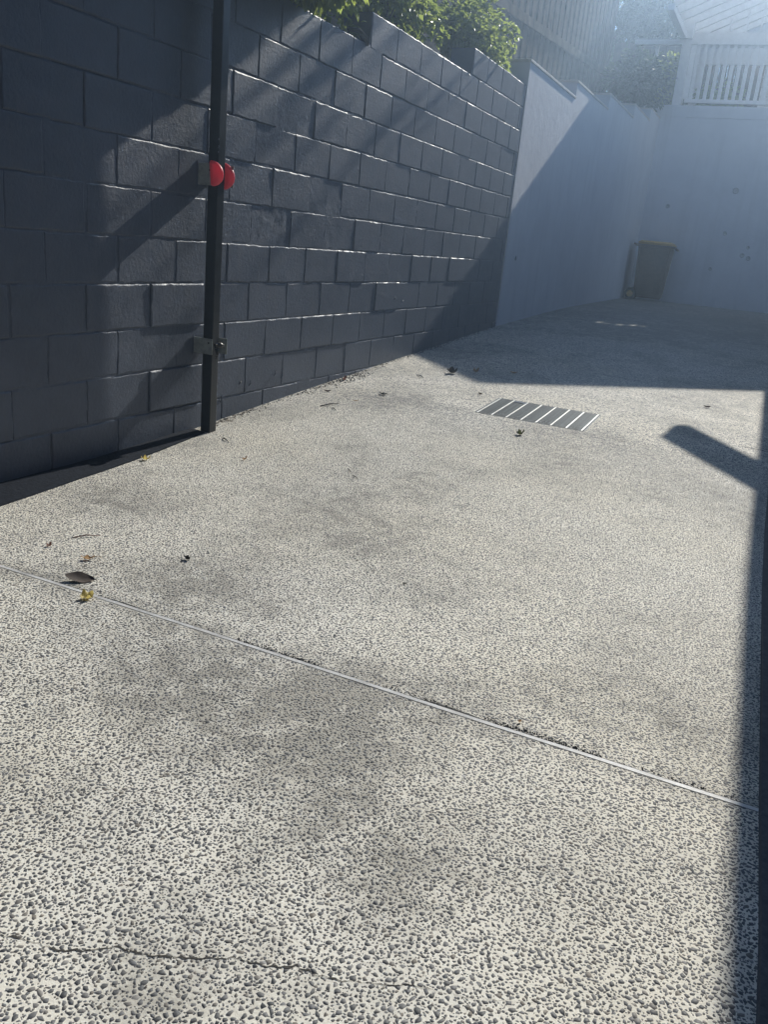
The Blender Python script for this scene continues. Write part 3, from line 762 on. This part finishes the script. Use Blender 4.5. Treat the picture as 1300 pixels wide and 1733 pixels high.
# short black hose stub poking over the wall
hs = MB(); hs.tube([(-.07, 4.98, 2.158), (-.055, 5.0, 2.20), (-.02, 5.06, 2.205), (.004, 5.12, 2.175), (.008, 5.135, 2.14)], [.012, .014, .014, .013, .012], 10)
tag(hs.build('hose_stub', M_rub, smooth=True), 'short black hose end drooping over the wall top at the step', 'hose')

# ---------------------------------------------------------------- neighbouring building on the right (outside the picture, throws the strip of shade)
nb = empty('unseen_neighbour_building', (3.2, 8.5, 0)); tag(nb, 'unseen dark painted building along the right side of the driveway, throws the strip of shade', 'building')
def shifted(x, y): return x-3.2, y-8.5
HT = 2.8; line = [(3.143+.033*(5.8+5), -5), (3.143, 5.8), (3.143-.033*(14.2-5.8), 14.2)]
v = []; f = []
for (x, y) in line:
    a, b = shifted(x, y); v += [(a, b, -.2), (a, b, HT), (a+4, b, HT), (a+4, b, -.2)]
for i in range(2):
    b = 4*i; f += [(b+k, b+4+k, b+4+(k+1) % 4, b+(k+1) % 4) for k in range(4)]
f += [(0, 1, 2, 3), (11, 10, 9, 8)]
link('wall', mesh('wall', v, f), M_brick, nb)
m9 = MB(); m9.box(.95, 6, -14.5, -2.0, 2.8, 7.0); m9.build('sky_blocker_upper', M_brick, nb)  # unseen upper block added to cut sky light near the camera
m9 = MB(); m9.box(-5.5, 6, -15.5, -12.2, -.3, 6.5); m9.build('sky_blocker_rear', M_brick, nb)  # unseen block behind the camera, added to deepen the near shade
a0, b0 = shifted(3.20, 9.22); a1, b1 = shifted(2.57, 9.98)
d = Vector((a1-a0, b1-b0, 0)); s = Vector((-d.y, d.x, 0)).normalized()*.05; v = []
for q in (Vector((a0, b0, 0)), Vector((a1, b1, 0))):
    for sg in (-1, 1):
        for z in (2.86, 3.06): v.append((q.x+s.x*sg, q.y+s.y*sg, z))
link('roof_beam', mesh('roof_beam', v, [(0, 1, 3, 2), (4, 6, 7, 5), (0, 4, 5, 1), (2, 3, 7, 6), (0, 2, 6, 4), (1, 5, 7, 3)]), M_white, nb)

# ---------------------------------------------------------------- fallen leaves and twigs
def leafmat(nm, c, tr=.3):
    t = NT(nm); p = t.pos(); nz = t.noise(p, 60, 4, .7)
    t.L(t.mix(t.mapr(nz, .35, .7), tuple(x*.55 for x in c), c), t.p.inputs['Base Color']); t.p.inputs['Roughness'].default_value = .6
    q = t.n('ShaderNodeBsdfTranslucent'); q.inputs[0].default_value = (*[min(1, x*1.2) for x in c], 1)
    ms = t.n('ShaderNodeMixShader'); ms.inputs[0].default_value = tr
    t.L(t.p.outputs[0], ms.inputs[1]); t.L(q.outputs[0], ms.inputs[2]); t.L(ms.outputs[0], t.o.inputs[0]); return t.m
LY = leafmat('dry_yellow_leaf', (.62, .50, .16), .35); LT = leafmat('dry_tan_leaf', (.50, .33, .18)); LB = leafmat('dry_brown_leaf', (.09, .055, .035), .1)
LD = leafmat('dark_dry_leaf', (.035, .032, .028), .05); LD2 = simple('dull_brown_leaf', (.045, .03, .022), .8, var=.3, scale=40)
LR = leafmat('reddish_dry_leaf', (.22, .09, .06), .2); LG = leafmat('olive_leaf', (.10, .11, .03), .2)
def leaf(label, x, y, L, w, rot, mat, curl=.5, lift=.3, stem=0., wav=.0, cat='leaf', name='fallen_leaf', pitch=0., roll=0.):
    root = empty(name, (x, y, zg(x, y)+.0015), (0, 0, rot)); tag(root, label, cat)
    nu, nv = 10, 6; v = []; f = []
    for i in range(nu+1):
        u = i/nu; hwid = w*.5*(math.sin(math.pi*min(1, u*.94+.03))**.75)
        for j in range(nv+1):
            s_ = j/nv*2-1; a = s_*curl
            yy = hwid*s_*math.cos(a*.6); zz = abs(s_)**1.6*hwid*curl + lift*L*(u-.5)**2*2.2 + wav*w*math.sin(u*11+s_*3)*.5*abs(s_)
            v.append(((u-.5)*L, yy, zz+pitch*L*(.5-u)+roll*yy+.001))
    mn = min(p[2] for p in v); v = [(p[0], p[1], p[2]-mn+.0006) for p in v]
    for i in range(nu):
        for j in range(nv): a = i*(nv+1)+j; f.append((a, a+nv+1, a+nv+2, a+1))
    link('blade', mesh('blade', v, f, True), mat, root)
    if stem > 0:
        e = Vector(v[nu*(nv+1)+nv//2]); mb = MB(); mb.tube([e, e+Vector((stem*.5, .002, .002)), e+Vector((stem, .006, max(.001-e.z, -.004)))], [.0011, .0009, .0007], 5); mb.build('stalk', mat, root, True)
    return root
R_ = math.radians
leaf('large curled dark brown leaf lying across the joint strip', .884, 1.80, .084, .046, R_(34), LD2, .25, .10, .012, .05, pitch=.16, roll=.30)
leaf('crumpled pale yellow leaf just below the large brown leaf', .991, 1.716, .040, .036, R_(70), LY, .75, .35, 0, .35, roll=.2)
leaf('small tan leaf with a dark stalk above the joint strip', .785, 1.938, .042, .018, R_(32), LT, .9, .4, .022, .4)
leaf('tiny reddish brown leaf nearest the left edge', .611, 1.948, .022, .016, R_(100), LR, .9, .5, .006, .6)
leaf('small black curled leaf alone on the pale slab', 1.026, 2.129, .030, .016, R_(-12), LD, 1.2, .5, 0, .5)
leaf('yellow green curled leaf near the foot of the block wall', .165, 2.958, .040, .026, R_(40), LY, 1.0, .5, 0, .6)
leaf('small tan leaf right of the post foot', .50, 3.245, .030, .014, R_(75), LT, .8, .6, .008, .4)
leaf('dark leaf lying on the thin saw cut', .437, 4.888, .060, .022, R_(-18), LD, .8, .3, .01, .4)
leaf('dark round curled leaf beside the shade edge', .53, 5.873, .075, .060, R_(10), LD, 1.2, .6, 0, .4)
leaf('pale tipped dark leaf right at the shade edge', .654, 6.052, .065, .040, R_(70), LT, 1.1, .6, 0, .5)
leaf('small olive leaf just below the drain grate', 1.442, 4.542, .045, .032, R_(35), LG, 1.0, .6, 0, .8)
leaf('yellowish leaf lying in the far shade by the pale wall', .891, 6.23, .06, .03, R_(20), LT, .6, .4)
leaf('small brown leaf near the top right shade corner', 2.288, 6.085, .05, .022, R_(5), LB, .9, .4)
leaf('reddish leaf against the foot of the block wall', .052, 5.10, .075, .026, R_(110), LR, 1.0, .5, .01, .4)
leaf('small brown leaf near the raised foot of the wall', .13, 4.72, .045, .018, R_(30), LB, .9, .4)
leaf('tiny dark leaf left of the drain grate', .93, 5.35, .030, .018, R_(-10), LB, .9, .4)
leaf('tiny pale leaf lying below the saw cut', .38, 4.62, .045, .010, R_(50), LT, .6, .3)
leaf('tiny dark leaf in the middle of the slab', 1.695, 2.387, .016, .007, R_(20), LD, .7, .3)
leaf('tiny pale chip of leaf beside the joint strip', 2.259, 1.782, .012, .008, R_(60), LT, .9, .4)
def twig(label, pts, r, mat):
    mb = MB(); x0, y0 = pts[0]; o = [(x-x0, y-y0, zg(x, y)-zg(x0, y0)+r*.8+(.006 if 0 < i < len(pts)-1 else 0)) for i, (x, y) in enumerate(pts)]
    mb.tube(o, [r*.7]+[r]*(len(pts)-2)+[r*.4], 6)
    q = mb.build('twig', mat, None, True, (x0, y0, zg(x0, y0))); tag(q, label, 'twig')
twig('straight thin brown twig above the fallen leaves', [(.612, 2.052), (.640, 2.088), (.668, 2.122)], .0022, LR)
twig('short curved dark twig near the post foot', [(.22, 3.47), (.245, 3.455), (.275, 3.44)], .003, LD)
twig('short dark twig left of the saw cut', [(.28, 4.36), (.31, 4.43), (.33, 4.50)], .004, LD)
twig('thin bent twig below the shaded wall foot', [(.35, 4.37), (.37, 4.36), (.40, 4.33)], .0025, LD)
twig('tiny dark twig between the post and the grate', [(.95, 3.43), (.97, 3.40), (.985, 3.385)], .002, LD)
twig('fine dark twig beside the tiny twig on the slab', [(1.02, 3.345), (1.035, 3.33), (1.05, 3.325)], .0016, LD)
twig('thin twig lying in the light above the grate', [(.36, 5.62), (.40, 5.59), (.43, 5.57)], .004, LD)
# ---------------------------------------------------------------- haze volume, added to stand in for lens glare
mb = MB(); mb.box(-16, 13, -8, 30, -1.7, 9.5)
hz = mb.build('haze', None); hm = bpy.data.materials.new('glare_haze'); hm.use_nodes = True; hn = hm.node_tree; hn.nodes.clear()  # haze volume standing in for lens glare
pv = hn.nodes.new('ShaderNodeVolumePrincipled'); ho = hn.nodes.new('ShaderNodeOutputMaterial')
pv.inputs['Color'].default_value = (.52, .72, 1, 1); pv.inputs['Density'].default_value = .0135; pv.inputs['Anisotropy'].default_value = .80
hn.links.new(pv.outputs[0], ho.inputs['Volume']); hz.data.materials.append(hm); tag(hz, 'thin haze added over the driveway in place of lens glare', 'haze', kind='stuff')
